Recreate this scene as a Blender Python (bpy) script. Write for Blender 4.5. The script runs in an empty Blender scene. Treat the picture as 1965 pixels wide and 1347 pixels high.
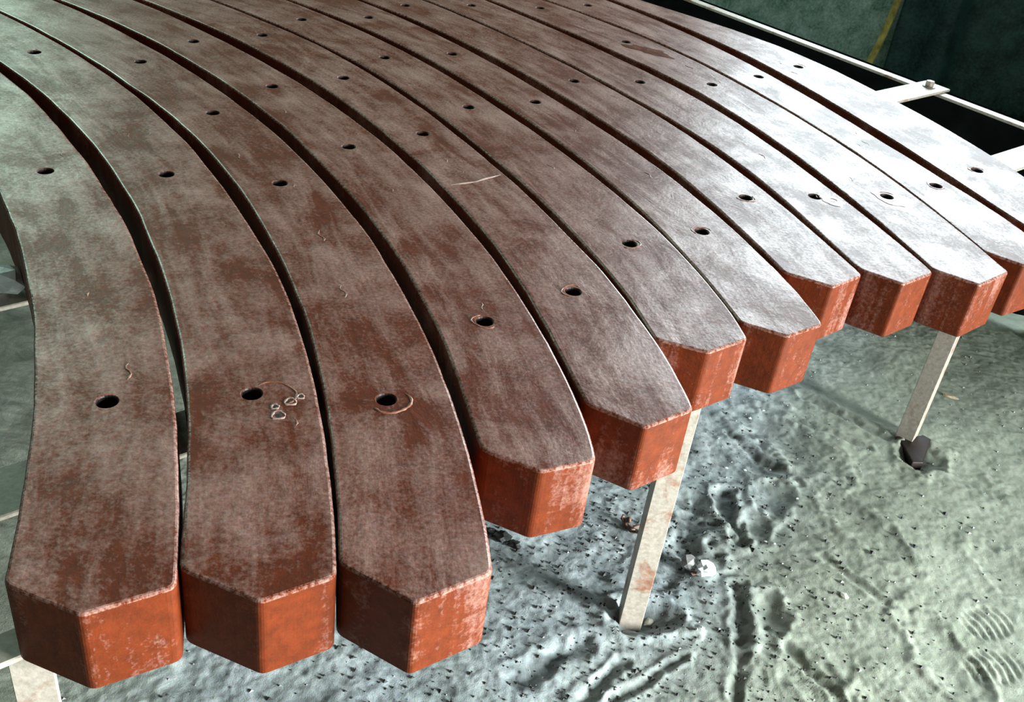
import bpy, bmesh, math, random
import numpy as np
from mathutils import Vector, Matrix

random.seed(7)
rng = np.random.default_rng(11)
scene = bpy.context.scene
COL = scene.collection

# ------------------------------------------------------------------ camera
cd = bpy.data.cameras.new('camera')
cam = bpy.data.objects.new('camera', cd)
COL.objects.link(cam)
cam.matrix_world = Matrix(((0.99006, -0.14065, 0.0, 0.0),
                           (0.07671, 0.53998, -0.83817, 0.0),
                           (0.11789, 0.82984, 0.54540, 1.4625),
                           (0, 0, 0, 1)))
cd.sensor_width = 36.0
cd.lens = 35.55
cd.clip_start = 0.02
scene.camera = cam

# ------------------------------------------------------------------ world, daylight, exposure
world = bpy.data.worlds.new('overcast'); scene.world = world
world.use_nodes = True
bg = world.node_tree.nodes['Background']
bg.inputs[0].default_value = (0.78, 0.92, 0.90, 1)
bg.inputs[1].default_value = 0.05

def area(name, loc, rot, sx, sy, power, color):
    l = bpy.data.lights.new(name, 'AREA'); l.shape = 'RECTANGLE'
    l.size = sx; l.size_y = sy; l.energy = power; l.color = color
    o = bpy.data.objects.new(name, l); COL.objects.link(o)
    o.location = loc; o.rotation_euler = rot
    return o
R = math.radians
# daylight through the open door in the right wall
area('door_daylight', (4.02, -0.30, 1.10), (R(90), 0, R(90)), 1.5, 1.9, 1150, (0.93, 1.0, 0.98))
# daylight through the window in the back wall (right part)
area('window_daylight', (2.05, 5.08, 2.35), (R(-90), 0, 0), 2.3, 2.3, 270, (0.80, 0.95, 1.0))
# small window shaded by leaves in the back wall (left part)
area('leafy_window_daylight', (-3.55, 5.08, 2.6), (R(-90), 0, 0), 1.9, 1.8, 95, (0.62, 1.0, 0.82))

vs = scene.view_settings
scene.display_settings.display_device = 'sRGB'
vs.view_transform = 'Standard'; vs.look = 'None'; vs.gamma = 1.0; vs.use_curve_mapping = False
vs.exposure = 0.0

# ------------------------------------------------------------------ helpers
def tag(o, label=None, cat=None, group=None, kind=None):
    if label: o['label'] = label
    if cat: o['category'] = cat
    if group: o['group'] = group
    if kind: o['kind'] = kind
    return o

def link(name, me, mat=None, parent=None):
    o = bpy.data.objects.new(name, me); COL.objects.link(o)
    if mat and not me.materials: me.materials.append(mat)
    if parent: o.parent = parent
    return o

def empty(name, loc=(0, 0, 0), parent=None):
    o = bpy.data.objects.new(name, None); COL.objects.link(o)
    o.location = loc; o.empty_display_size = 0.05
    if parent: o.parent = parent
    return o

def bm_obj(name, bm, mat, parent=None, smooth=False):
    me = bpy.data.meshes.new(name)
    bmesh.ops.recalc_face_normals(bm, faces=bm.faces)
    bm.to_mesh(me); bm.free()
    if smooth: me.shade_smooth()
    return link(name, me, mat, parent)

def add_box(bm, x0, x1, y0, y1, z0, z1, M=None):
    v = [bm.verts.new((x, y, z)) for z in (z0, z1) for x, y in ((x0, y0), (x1, y0), (x1, y1), (x0, y1))]
    for f in ((0, 3, 2, 1), (4, 5, 6, 7), (0, 1, 5, 4), (1, 2, 6, 5), (2, 3, 7, 6), (3, 0, 4, 7)):
        bm.faces.new([v[i] for i in f])
    if M is not None:
        for q in v: q.co = M @ q.co
    return v

def add_prism(bm, pts, z0, z1, M=None):
    a = [bm.verts.new((x, y, z0)) for x, y in pts]; b = [bm.verts.new((x, y, z1)) for x, y in pts]
    n = len(pts)
    bm.faces.new(a[::-1]); bm.faces.new(b)
    for i in range(n): bm.faces.new((a[i], a[(i+1) % n], b[(i+1) % n], b[i]))
    if M is not None:
        for q in a + b: q.co = M @ q.co

def bevel(bm, w, seg=2):
    bmesh.ops.recalc_face_normals(bm, faces=bm.faces)
    ed = [e for e in bm.edges if len(e.link_faces) == 2 and e.calc_face_angle(0) > 0.6]
    bmesh.ops.bevel(bm, geom=ed, offset=w, segments=seg, affect='EDGES', profile=0.6)

# value noise on numpy arrays
def vnoise(x, y, seed):
    xi = np.floor(x).astype(np.int64); yi = np.floor(y).astype(np.int64)
    fx = x - xi; fy = y - yi
    fx = fx*fx*(3-2*fx); fy = fy*fy*(3-2*fy)
    def h(a, b):
        n = (a*374761393 + b*668265263 + seed*1442695041) & 0x7fffffff
        n = ((n ^ (n >> 13)) * 1274126177) & 0x7fffffff
        n = n ^ (n >> 16)
        return (n & 0xffff) / 65535.0
    return ((h(xi, yi)*(1-fx) + h(xi+1, yi)*fx)*(1-fy) + (h(xi, yi+1)*(1-fx) + h(xi+1, yi+1)*fx)*fy)*2 - 1

# ------------------------------------------------------------------ materials
def new_mat(name):
    m = bpy.data.materials.new(name); m.use_nodes = True
    nt = m.node_tree; b = nt.nodes['Principled BSDF']
    return m, nt, b

def N(nt, typ, **kw):
    n = nt.nodes.new(typ)
    for k, v in kw.items():
        if k.startswith('i_'):
            n.inputs[k[2:].replace('_', ' ')].default_value = v
        else: setattr(n, k, v)
    return n

def noise(nt, scale, detail=4, rough=0.55, vec=None, dist=0.0):
    n = N(nt, 'ShaderNodeTexNoise'); n.inputs['Scale'].default_value = scale
    n.inputs['Detail'].default_value = detail; n.inputs['Roughness'].default_value = rough
    n.inputs['Distortion'].default_value = dist
    if vec is not None: nt.links.new(vec, n.inputs['Vector'])
    return n

def ramp(nt, fac, stops, interp='LINEAR'):
    r = N(nt, 'ShaderNodeValToRGB'); e = r.color_ramp.elements; r.color_ramp.interpolation = interp
    while len(e) < len(stops): e.new(0.5)
    for q, (p, c) in zip(e, stops):
        q.position = p; q.color = (c, c, c, 1) if isinstance(c, (int, float)) else (*c, 1)
    nt.links.new(fac, r.inputs[0]); return r

def mixc(nt, fac, a, b, mode='MIX'):
    m = N(nt, 'ShaderNodeMix', data_type='RGBA', blend_type=mode)
    for sock, v in ((m.inputs['Factor'], fac), (m.inputs['A'], a), (m.inputs['B'], b)):
        pass
    fa, aa, bb = m.inputs[0], m.inputs[6], m.inputs[7]
    for s, v in ((fa, fac), (aa, a), (bb, b)):
        if hasattr(v, 'is_output'): nt.links.new(v, s)
        elif isinstance(v, (int, float)): s.default_value = v
        else: s.default_value = (*v, 1)
    return m.outputs[2]

def math_(nt, op, a, b=0.0, clamp=False):
    m = N(nt, 'ShaderNodeMath', operation=op, use_clamp=clamp)
    for s, v in ((m.inputs[0], a), (m.inputs[1], b)):
        if hasattr(v, 'is_output'): nt.links.new(v, s)
        else: s.default_value = v
    return m.outputs[0]

def bump(nt, b, layers):
    prev = None
    for h, dist, st in layers:
        bp = N(nt, 'ShaderNodeBump'); bp.inputs['Distance'].default_value = dist; bp.inputs['Strength'].default_value = st
        nt.links.new(h, bp.inputs['Height'])
        if prev: nt.links.new(prev, bp.inputs['Normal'])
        prev = bp.outputs[0]
    nt.links.new(prev, b.inputs['Normal'])

def paint_material(edge=False):
    """red oxide paint on the castings, dusty on the upper side, which is paled to paint in its sheen; object-space varied by beam"""
    m, nt, b = new_mat('red_oxide_paint')
    tc = N(nt, 'ShaderNodeTexCoord'); oi = N(nt, 'ShaderNodeObjectInfo')
    add = N(nt, 'ShaderNodeVectorMath', operation='MULTIPLY_ADD')
    nt.links.new(oi.outputs['Random'], add.inputs[0]); add.inputs[1].default_value = (7.3, 5.1, 3.7)
    nt.links.new(tc.outputs['Object'], add.inputs[2])
    P = add.outputs[0]
    uv = N(nt, 'ShaderNodeUVMap'); uv.uv_map = 'along'
    mp = N(nt, 'ShaderNodeMapping'); mp.inputs['Scale'].default_value = (1.2, 6.0, 1.0)
    nt.links.new(uv.outputs[0], mp.inputs['Vector'])
    add2 = N(nt, 'ShaderNodeVectorMath', operation='MULTIPLY_ADD')
    nt.links.new(oi.outputs['Random'], add2.inputs[0]); add2.inputs[1].default_value = (9.0, 4.0, 6.0)
    nt.links.new(mp.outputs[0], add2.inputs[2])
    big = noise(nt, 8.0, 6, 0.62, P, 0.4)
    streak = noise(nt, 6.0, 5, 0.62, add2.outputs[0], 0.3)
    fine = noise(nt, 190, 3, 0.7, P)
    grain = noise(nt, 420, 2, 0.8, P)
    # dusty film that also paints in the tops' sheen: where 1, greyish and paler
    f0 = math_(nt, 'ADD', math_(nt, 'MULTIPLY', big.outputs[0], 0.55), math_(nt, 'MULTIPLY', streak.outputs[0], 0.45))
    f1 = math_(nt, 'ADD', f0, math_(nt, 'MULTIPLY', math_(nt, 'SUBTRACT', fine.outputs[0], 0.5), 0.30))
    film = ramp(nt, f1, [(0.42, 0.0), (0.52, 0.42), (0.64, 0.92)])
    geo = N(nt, 'ShaderNodeNewGeometry'); sx = N(nt, 'ShaderNodeSeparateXYZ'); nt.links.new(geo.outputs['Normal'], sx.inputs[0])
    up = ramp(nt, sx.outputs['Z'], [(0.55, 0.0), (0.95, 1.0)])
    side_film = ramp(nt, f1, [(0.51, 0.0), (0.64, 0.5)])
    filmf = mixc(nt, up.outputs[0], side_film.outputs[0], film.outputs[0])
    red = mixc(nt, noise(nt, 60, 4, 0.6, P).outputs[0], (0.045, 0.008, 0.002), (0.180, 0.030, 0.006))
    dust_sheen = mixc(nt, fine.outputs[0], (0.23, 0.095, 0.068), (0.46, 0.275, 0.235))
    c = mixc(nt, filmf, red, dust_sheen)
    gcol = mixc(nt, 0.45, c, grain.outputs['Color'], 'OVERLAY')
    nt.links.new(gcol, b.inputs['Base Color'])
    rr0 = ramp(nt, filmf, [(0.0, 0.48), (1.0, 0.36)]); rr = N(nt, 'ShaderNodeMix', data_type='RGBA'); nt.links.new(up.outputs[0], rr.inputs[0]); rr.inputs[6].default_value = (0.55, 0.55, 0.55, 1); nt.links.new(rr0.outputs[0], rr.inputs[7])
    r2 = math_(nt, 'ADD', rr.outputs[2], math_(nt, 'MULTIPLY', math_(nt, 'SUBTRACT', streak.outputs[0], 0.5), 0.25))
    nt.links.new(r2, b.inputs['Roughness'])
    b.inputs['IOR'].default_value = 1.5
    if edge:      # worn smooth, and paled to paint in the highlight along the edges
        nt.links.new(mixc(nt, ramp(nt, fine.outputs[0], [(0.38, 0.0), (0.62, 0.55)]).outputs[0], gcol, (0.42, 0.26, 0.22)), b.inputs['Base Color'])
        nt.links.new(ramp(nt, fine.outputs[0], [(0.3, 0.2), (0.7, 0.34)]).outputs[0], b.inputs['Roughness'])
    spec = ramp(nt, filmf, [(0.0, 0.25), (1.0, 0.72)])
    nt.links.new(mixc(nt, up.outputs[0], (0.15, 0.15, 0.15), spec.outputs[0]), b.inputs['Specular IOR Level'])
    bump(nt, b, [(big.outputs[0], 0.010, 0.3), (streak.outputs[0], 0.0022, 0.35), (fine.outputs[0], 0.0004, 0.45)])
    return m

def simple(name, c1, c2, scale=30, rough=(0.5, 0.7), metal=0.0, bumpd=0.002, spec=0.5, coord='Object'):
    m, nt, b = new_mat(name)
    tc = N(nt, 'ShaderNodeTexCoord')
    n = noise(nt, scale, 5, 0.6, tc.outputs[coord])
    r = ramp(nt, n.outputs[0], [(0.35, c1), (0.65, c2)])
    nt.links.new(r.outputs[0], b.inputs['Base Color'])
    rr = ramp(nt, n.outputs[0], [(0.3, rough[0]), (0.7, rough[1])])
    nt.links.new(rr.outputs[0], b.inputs['Roughness'])
    b.inputs['Metallic'].default_value = metal
    b.inputs['Specular IOR Level'].default_value = spec
    f = noise(nt, scale*5, 3, 0.6, tc.outputs[coord])
    bump(nt, b, [(n.outputs[0], bumpd, 0.5), (f.outputs[0], bumpd*0.3, 0.5)])
    return m

def rack_steel(name='rack_steel', k0=1.0):
    m, nt, b = new_mat(name)
    tc = N(nt, 'ShaderNodeTexCoord')
    n = noise(nt, 14, 6, 0.65, tc.outputs['Object'], 0.3); f = noise(nt, 120, 3, 0.6, tc.outputs['Object'])
    base = ramp(nt, f.outputs[0], [(0.3, (0.42*k0, 0.36*k0, 0.30*k0)), (0.7, (0.60*k0, 0.53*k0, 0.46*k0))])
    rust = ramp(nt, f.outputs[0], [(0.3, (0.20, 0.055, 0.018)), (0.7, (0.34, 0.12, 0.05))])
    k = ramp(nt, n.outputs[0], [(0.56, 0.0), (0.66, 0.75)])
    nt.links.new(mixc(nt, k.outputs[0], base.outputs[0], rust.outputs[0]), b.inputs['Base Color'])
    b.inputs['Roughness'].default_value = 0.5
    bump(nt, b, [(n.outputs[0], 0.002, 0.4), (f.outputs[0], 0.0006, 0.5)])
    return m

def floor_material():
    m, nt, b = new_mat('dusty_earth')
    tc = N(nt, 'ShaderNodeTexCoord'); P = tc.outputs['Object']
    at = N(nt, 'ShaderNodeAttribute'); at.attribute_name = 'ash'
    sc = N(nt, 'ShaderNodeAttribute'); sc.attribute_name = 'soot_shade'
    big = noise(nt, 2.6, 5, 0.6, P, 0.5); mid = noise(nt, 17, 6, 0.68, P, 0.6); fine = noise(nt, 150, 4, 0.75, P); gr = noise(nt, 520, 2, 0.8, P)
    sand = ramp(nt, mid.outputs[0], [(0.28, (0.19, 0.215, 0.17)), (0.5, (0.29, 0.32, 0.26)), (0.72, (0.37, 0.40, 0.335))])
    ash = ramp(nt, mid.outputs[0], [(0.30, (0.17, 0.205, 0.225)), (0.5, (0.35, 0.405, 0.43)), (0.68, (0.55, 0.62, 0.65))])
    c = mixc(nt, at.outputs['Fac'], sand.outputs[0], ash.outputs[0])
    bk = ramp(nt, big.outputs[0], [(0.40, 0.0), (0.62, 0.35)])
    c = mixc(nt, bk.outputs[0], c, (0.20, 0.22, 0.17))
    # sooty marks with painted shade, and charcoal crumbs trodden into the ground
    v = N(nt, 'ShaderNodeTexVoronoi'); v.inputs['Scale'].default_value = 60; nt.links.new(P, v.inputs['Vector'])
    cr = ramp(nt, v.outputs['Distance'], [(0.12, 1.0), (0.26, 0.0)])
    v2 = noise(nt, 22, 4, 0.6, P)
    cm = ramp(nt, v2.outputs[0], [(0.52, 0.0), (0.60, 0.9)])
    cc = math_(nt, 'MULTIPLY', cr.outputs[0], cm.outputs[0])
    cc2 = math_(nt, 'MULTIPLY', cc, math_(nt, 'ADD', at.outputs['Fac'], 0.15, True))
    c = mixc(nt, cc2, c, (0.018, 0.022, 0.02))
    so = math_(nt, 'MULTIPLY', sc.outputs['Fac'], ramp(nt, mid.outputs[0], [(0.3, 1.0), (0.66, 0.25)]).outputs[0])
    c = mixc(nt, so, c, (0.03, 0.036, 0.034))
    c = mixc(nt, 0.5, c, gr.outputs['Color'], 'OVERLAY')
    nt.links.new(c, b.inputs['Base Color'])
    b.inputs['Roughness'].default_value = 0.9; b.inputs['Specular IOR Level'].default_value = 0.25
    bump(nt, b, [(mid.outputs[0], 0.004, 0.4), (fine.outputs[0], 0.0018, 0.45), (gr.outputs[0], 0.001, 0.5)])
    return m

def mossy(name, dark, light, scale, rough=0.85):
    m, nt, b = new_mat(name)
    tc = N(nt, 'ShaderNodeTexCoord'); P = tc.outputs['Object']
    a = noise(nt, scale, 6, 0.65, P, 0.4); f = noise(nt, scale*9, 4, 0.7, P)
    s = math_(nt, 'ADD', math_(nt, 'MULTIPLY', a.outputs[0], 0.6), math_(nt, 'MULTIPLY', f.outputs[0], 0.4))
    r = ramp(nt, s, [(0.38, dark), (0.62, light)])
    nt.links.new(mixc(nt, 0.25, r.outputs[0], f.outputs['Color'], 'OVERLAY'), b.inputs['Base Color'])
    b.inputs['Roughness'].default_value = rough
    bump(nt, b, [(a.outputs[0], 0.02, 0.5), (f.outputs[0], 0.004, 0.5)])
    return m

M_PAINT = paint_material()
M_EDGE = paint_material(edge=True)
M_RACK = rack_steel()
M_LEG = rack_steel('leg_steel', 0.8)
M_FLOOR = floor_material()
M_WALL = mossy('mossy_wall', (0.14, 0.28, 0.17), (0.70, 0.85, 0.74), 9)
M_PLASTER = mossy('sooty_plaster', (0.025, 0.03, 0.027), (0.06, 0.068, 0.06), 3)
M_TARP = mossy('dark_tarpaulin', (0.012, 0.03, 0.028), (0.07, 0.17, 0.15), 9, 0.4)
M_POLE = simple('rusty_yellow_pole', (0.35, 0.24, 0.04), (0.85, 0.65, 0.16), 24, (0.5, 0.7))
M_BORE = simple('shaded_bore', (0.006, 0.003, 0.002), (0.02, 0.008, 0.005), 60, (0.4, 0.6))  # near-black so the bolt holes look shaded inside: shade painted as colour
M_WET = simple('wet_paint', (0.075, 0.010, 0.003), (0.16, 0.024, 0.007), 50, (0.2, 0.3), bumpd=0.0015)
M_GLOSS = simple('glossy_red_paint', (0.12, 0.03, 0.015), (0.2, 0.06, 0.03), 50, (0.16, 0.24), bumpd=0.0008)
M_RIDGE = simple('dried_paint_ridge', (0.20, 0.05, 0.02), (0.36, 0.16, 0.11), 70, (0.3, 0.45), bumpd=0.001)
M_SCRATCH = simple('pale_scrape', (0.30, 0.18, 0.15), (0.42, 0.28, 0.24), 90, (0.45, 0.6))
M_DARKSTEEL = simple('dark_scale_steel', (0.012, 0.007, 0.005), (0.035, 0.018, 0.012), 40, (0.5, 0.7))
M_STONE = simple('grey_stone', (0.20, 0.20, 0.20), (0.42, 0.42, 0.42), 60, (0.6, 0.8))
M_RUSTSTONE = simple('rusty_scrap', (0.06, 0.03, 0.018), (0.28, 0.17, 0.13), 90, (0.45, 0.7))
M_FOIL = simple('white_foil', (0.85, 0.88, 0.9), (0.95, 0.97, 1.0), 80, (0.15, 0.3), bumpd=0.003)
M_CHIP = simple('pale_chip', (0.62, 0.62, 0.50), (0.78, 0.78, 0.66), 80, (0.5, 0.7))
M_CHAR = simple('charcoal', (0.008, 0.010, 0.009), (0.03, 0.033, 0.03), 80, (0.5, 0.8))
M_DRYLEAF = simple('dry_straw', (0.25, 0.17, 0.10), (0.50, 0.40, 0.27), 60, (0.5, 0.7))

# ------------------------------------------------------------------ floor
def smoothstep(a, b, x):
    t = np.clip((x-a)/(b-a), 0, 1); return t*t*(3-2*t)

def ground(X, Y):
    z = 0.012*vnoise(X*2.2, Y*2.2, 1) + 0.0050*vnoise(X*6.5+3, Y*6.5, 2) + 0.0016*vnoise(X*17, Y*17, 3)
    # trodden, crumbly near the legs and along the edge of the table
    rough = smoothstep(0.25, -0.15, X*0.62 - Y*0.35 - 0.08) + 0.25
    rough = np.clip(rough, 0.25, 1)
    z += rough*(0.0011*vnoise(X*38, Y*38, 4) + 0.0010*vnoise(X*85, Y*85, 5) + 0.0009*vnoise(X*170, Y*170, 6))
    z += 0.0004*vnoise(X*60+9, Y*60, 8)
    soot_shade = np.zeros_like(X)  # dark mask: sooty marks, plus shade painted into it
    def loc(cx, cy, ang):
        c, s = math.cos(ang), math.sin(ang); dx, dy = X-cx, Y-cy
        return c*dx + s*dy, -s*dx + c*dy
    def pit(cx, cy, ang, a, b, depth, rim=0.25, so=0.0, sharp=2.0):
        nonlocal z, soot_shade
        u, v = loc(cx, cy, ang)
        w = 1 + 0.22*vnoise(X*30+cx*50, Y*30, 21) + 0.12*vnoise(X*85, Y*85, 22)
        d = np.sqrt((u/a)**2 + (v/b)**2)*w
        z = z - depth*np.exp(-(d**2)*sharp) + depth*rim*np.exp(-((d-1.25)/0.28)**2)
        soot_shade = np.maximum(soot_shade, 0.8*so*smoothstep(1.35, 0.5, d))
    def groove(p, q, wd, depth, rim=0.4, so=0.0):
        nonlocal z, soot_shade
        (x0, y0), (x1, y1) = p, q
        L2 = (x1-x0)**2 + (y1-y0)**2
        t = np.clip(((X-x0)*(x1-x0) + (Y-y0)*(y1-y0))/L2, 0, 1)
        wob = wd*(0.9*vnoise(X*22, Y*22, 31) + 0.6*vnoise(X*61, Y*61, 32)); depth = depth*0.62
        d = np.hypot(X-(x0+t*(x1-x0))+wob, Y-(y0+t*(y1-y0)))
        z = z - depth*np.exp(-(d/wd)**2) + depth*rim*np.exp(-((d-1.9*wd)/(0.7*wd))**2)
        soot_shade = np.maximum(soot_shade, 0.75*so*smoothstep(2.0*wd, 0.5*wd, d + wd*0.7*vnoise(X*90, Y*90, 33)))
    # ruts, shoe scuffs and a painted shadow line
    groove((0.524, 1.80), (0.535, 1.64), 0.014, 0.020, 0.45, 0.75)
    groove((0.445, 1.74), (0.43, 1.58), 0.03, 0.018, 0.3, 0.9)
    groove((0.43, 1.60), (0.36, 1.50), 0.035, 0.014, 0.3, 0.8)
    groove((0.53, 1.50), (0.52, 1.365), 0.013, 0.016, 0.4, 0.8)
    groove((0.52, 1.36), (0.49, 1.22), 0.010, 0.010, 0.4, 0.6)
    groove((0.60, 1.36), (0.71, 1.22), 0.009, 0.010, 0.5, 0.3)
    groove((0.71, 1.62), (0.83, 1.50), 0.008, 0.008, 0.4, 0.3)
    groove((0.775, 2.23), (0.97, 2.08), 0.013, 0.014, 0.4, 0.75)  # floor shadow line, painted as a dark groove
    groove((0.66, 2.16), (0.90, 2.03), 0.010, 0.008, 0.4, 0.5)
    groove((0.56, 2.02), (0.70, 1.86), 0.010, 0.010, 0.4, 0.6)
    groove((0.20, 1.30), (0.10, 1.20), 0.018, 0.014, 0.3, 0.7)
    groove((0.28, 1.27), (0.21, 1.17), 0.010, 0.012, 0.4, 0.5)
    groove((0.40, 1.30), (0.26, 1.18), 0.008, 0.009, 0.5, 0.4)
    # heel hollows, shoe prints
    pit(0.580, 1.437, 1.5, 0.055, 0.033, 0.012, 0.35, 0.55)
    pit(0.640, 1.285, 2.3, 0.12, 0.045, 0.006, 0.7, 0.0, 1.2)
    pit(0.76, 1.235, 2.2, 0.06, 0.04, 0.006, 0.6, 0.0, 1.2)
    pit(0.915, 1.385, 2.0, 0.10, 0.05, 0.007, 0.7, 0.0, 1.2)
    pit(0.640, 1.80, 1.2, 0.06, 0.045, 0.009, 0.5, 0.35)
    pit(0.585, 1.70, 1.4, 0.05, 0.035, 0.008, 0.4, 0.5)
    pit(0.83, 1.72, 2.2, 0.11, 0.045, 0.006, 0.6, 0.1, 1.2)
    pit(1.15, 1.62, 2.2, 0.12, 0.05, 0.006, 0.6, 0.1, 1.2)
    pit(1.10, 2.0, 2.4, 0.11, 0.045, 0.005, 0.6, 0.0, 1.2)
    pit(0.70, 2.02, 2.3, 0.13, 0.07, 0.010, 0.4, 0.6)
    pit(0.62, 1.93, 2.3, 0.07, 0.05, 0.012, 0.3, 0.8)
    # tread ribs of a shoe sole, two prints at the right
    for cx, cy, a0 in ((1.035, 1.50, 0.5), (1.01, 1.385, 0.35)):
        u, v = loc(cx, cy, a0)
        inside = smoothstep(1.15, 0.85, np.sqrt((u/0.062)**2 + (v/0.040)**2))
        bend = u + 6.0*v*v
        z = z - 0.0048*inside*(0.5+0.5*np.sin(bend*2*math.pi/0.0185))
    u, v = loc(0.66, 1.26, 2.3)
    z = z - 0.0011*smoothstep(1.1, 0.8, np.sqrt((u/0.10)**2+(v/0.036)**2))*(0.5+0.5*np.sin(u*2*math.pi/0.008))*(0.5+0.5*np.sin(v*2*math.pi/0.008))*2
    # hollows in which the legs stand, with their shadow painted in dark
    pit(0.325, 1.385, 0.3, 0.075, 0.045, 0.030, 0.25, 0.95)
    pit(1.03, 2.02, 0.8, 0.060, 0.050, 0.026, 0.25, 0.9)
    # loose ash swept in front of the table
    ash = smoothstep(0.34, -0.10, 0.93*(X-0.30) - 0.36*(Y-1.35) + 0.07*vnoise(X*5, Y*5, 41) + 0.03*vnoise(X*14, Y*14, 42))
    ash = np.maximum(ash, 0.8*smoothstep(0.30, 0.10, np.hypot(X-0.50, (Y-1.95)*0.8) + 0.06*vnoise(X*9, Y*9, 43)))
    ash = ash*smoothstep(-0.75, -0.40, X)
    soot_shade = np.maximum(soot_shade, 0.7*smoothstep(0.30, 0.6, vnoise(X*7+5, Y*7, 51)*0.7 + vnoise(X*23, Y*23, 52)*0.5)*ash)
    soot_shade = np.maximum(soot_shade, 0.6*smoothstep(-0.65, -1.0, X + 0.12*vnoise(X*5, Y*5, 53)))   # shade left of the rack, painted into the ground colour
    return z, ash, soot_shade

def grid_mesh(name, xs, ys, blend=True):
    X, Y = np.meshgrid(xs, ys)
    Z, A, S = ground(X, Y)
    n, mth = len(xs), len(ys)
    co = np.stack([X, Y, Z], -1).reshape(-1, 3)
    idx = np.arange(n*mth).reshape(mth, n)
    q = np.stack([idx[:-1, :-1], idx[:-1, 1:], idx[1:, 1:], idx[1:, :-1]], -1).reshape(-1, 4)
    me = bpy.data.meshes.new(name)
    me.vertices.add(len(co)); me.vertices.foreach_set('co', co.ravel())
    me.loops.add(q.size); me.loops.foreach_set('vertex_index', q.ravel().astype(np.int32))
    me.polygons.add(len(q)); me.polygons.foreach_set('loop_start', np.arange(0, q.size, 4, dtype=np.int32))
    for nm, arr in (('ash', A), ('soot_shade', S)):
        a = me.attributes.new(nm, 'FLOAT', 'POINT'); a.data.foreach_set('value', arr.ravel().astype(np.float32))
    me.update(); me.validate(); me.shade_smooth()
    return me

# graded grid: 4 mm cells where the camera sees the floor close, coarse away from it
def graded(a, b, lo, hi, fine, coarse):
    left_ = np.arange(lo, a, coarse); mid_ = np.arange(a, b, fine); right_ = np.arange(b, hi + coarse, coarse)
    return np.concatenate([left_, mid_, right_])
xs = graded(-0.7, 1.75, -4.6, 4.0, 0.0042, 0.06); ys = graded(1.0, 2.75, -4.0, 5.0, 0.0042, 0.06)
xs = xs[xs <= 4.0]; ys = ys[ys <= 5.0]
xs = np.append(xs, 4.15); ys = np.append(ys, 5.15)
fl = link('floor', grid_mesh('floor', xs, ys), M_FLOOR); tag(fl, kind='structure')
def floor_z(x, y):
    return float(ground(np.array([[x]], float), np.array([[y]], float))[0][0, 0])

# ------------------------------------------------------------------ room shell
def shell(name, boxes, mat):
    bm = bmesh.new()
    for bx in boxes: add_box(bm, *bx)
    return tag(bm_obj(name, bm, mat), kind='structure')
# back wall, with a wide window right and a smaller one left
shell('wall_back', [(-4.6, 4.15, 5.0, 5.15, -0.05, 1.2), (-4.6, 4.15, 5.0, 5.15, 3.5, 3.9), (-4.5, -2.6, 5.0, 5.15, 1.2, 1.7),
                    (-4.6, -4.5, 5.0, 5.15, 1.2, 3.5), (-2.6, 0.9, 5.0, 5.15, 1.2, 3.5), (3.2, 4.15, 5.0, 5.15, 1.2, 3.5)], M_WALL)
shell('wall_right', [(4.0, 4.15, 0.5, 5.0, -0.05, 3.9), (4.0, 4.15, -4.0, -1.05, -0.05, 3.9), (4.0, 4.15, -1.05, 0.5, 2.05, 3.9)], M_PLASTER)
shell('light_blocking_leaf', [(3.22, 3.99, 0.46, 0.50, 0.02, 2.02), (3.27, 3.95, 0.448, 0.46, 0.95, 1.05)], M_PLASTER)  # added unseen door leaf that keeps daylight off the far floor
shell('wall_left', [(-4.75, -4.6, -4.15, 5.15, -0.05, 3.9)], M_PLASTER)
shell('wall_front', [(-4.6, 4.15, -4.15, -4.0, -0.05, 3.9)], M_PLASTER)
shell('ceiling', [(-4.75, 4.15, -4.15, 5.15, 3.9, 4.0)], M_PLASTER)

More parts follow.
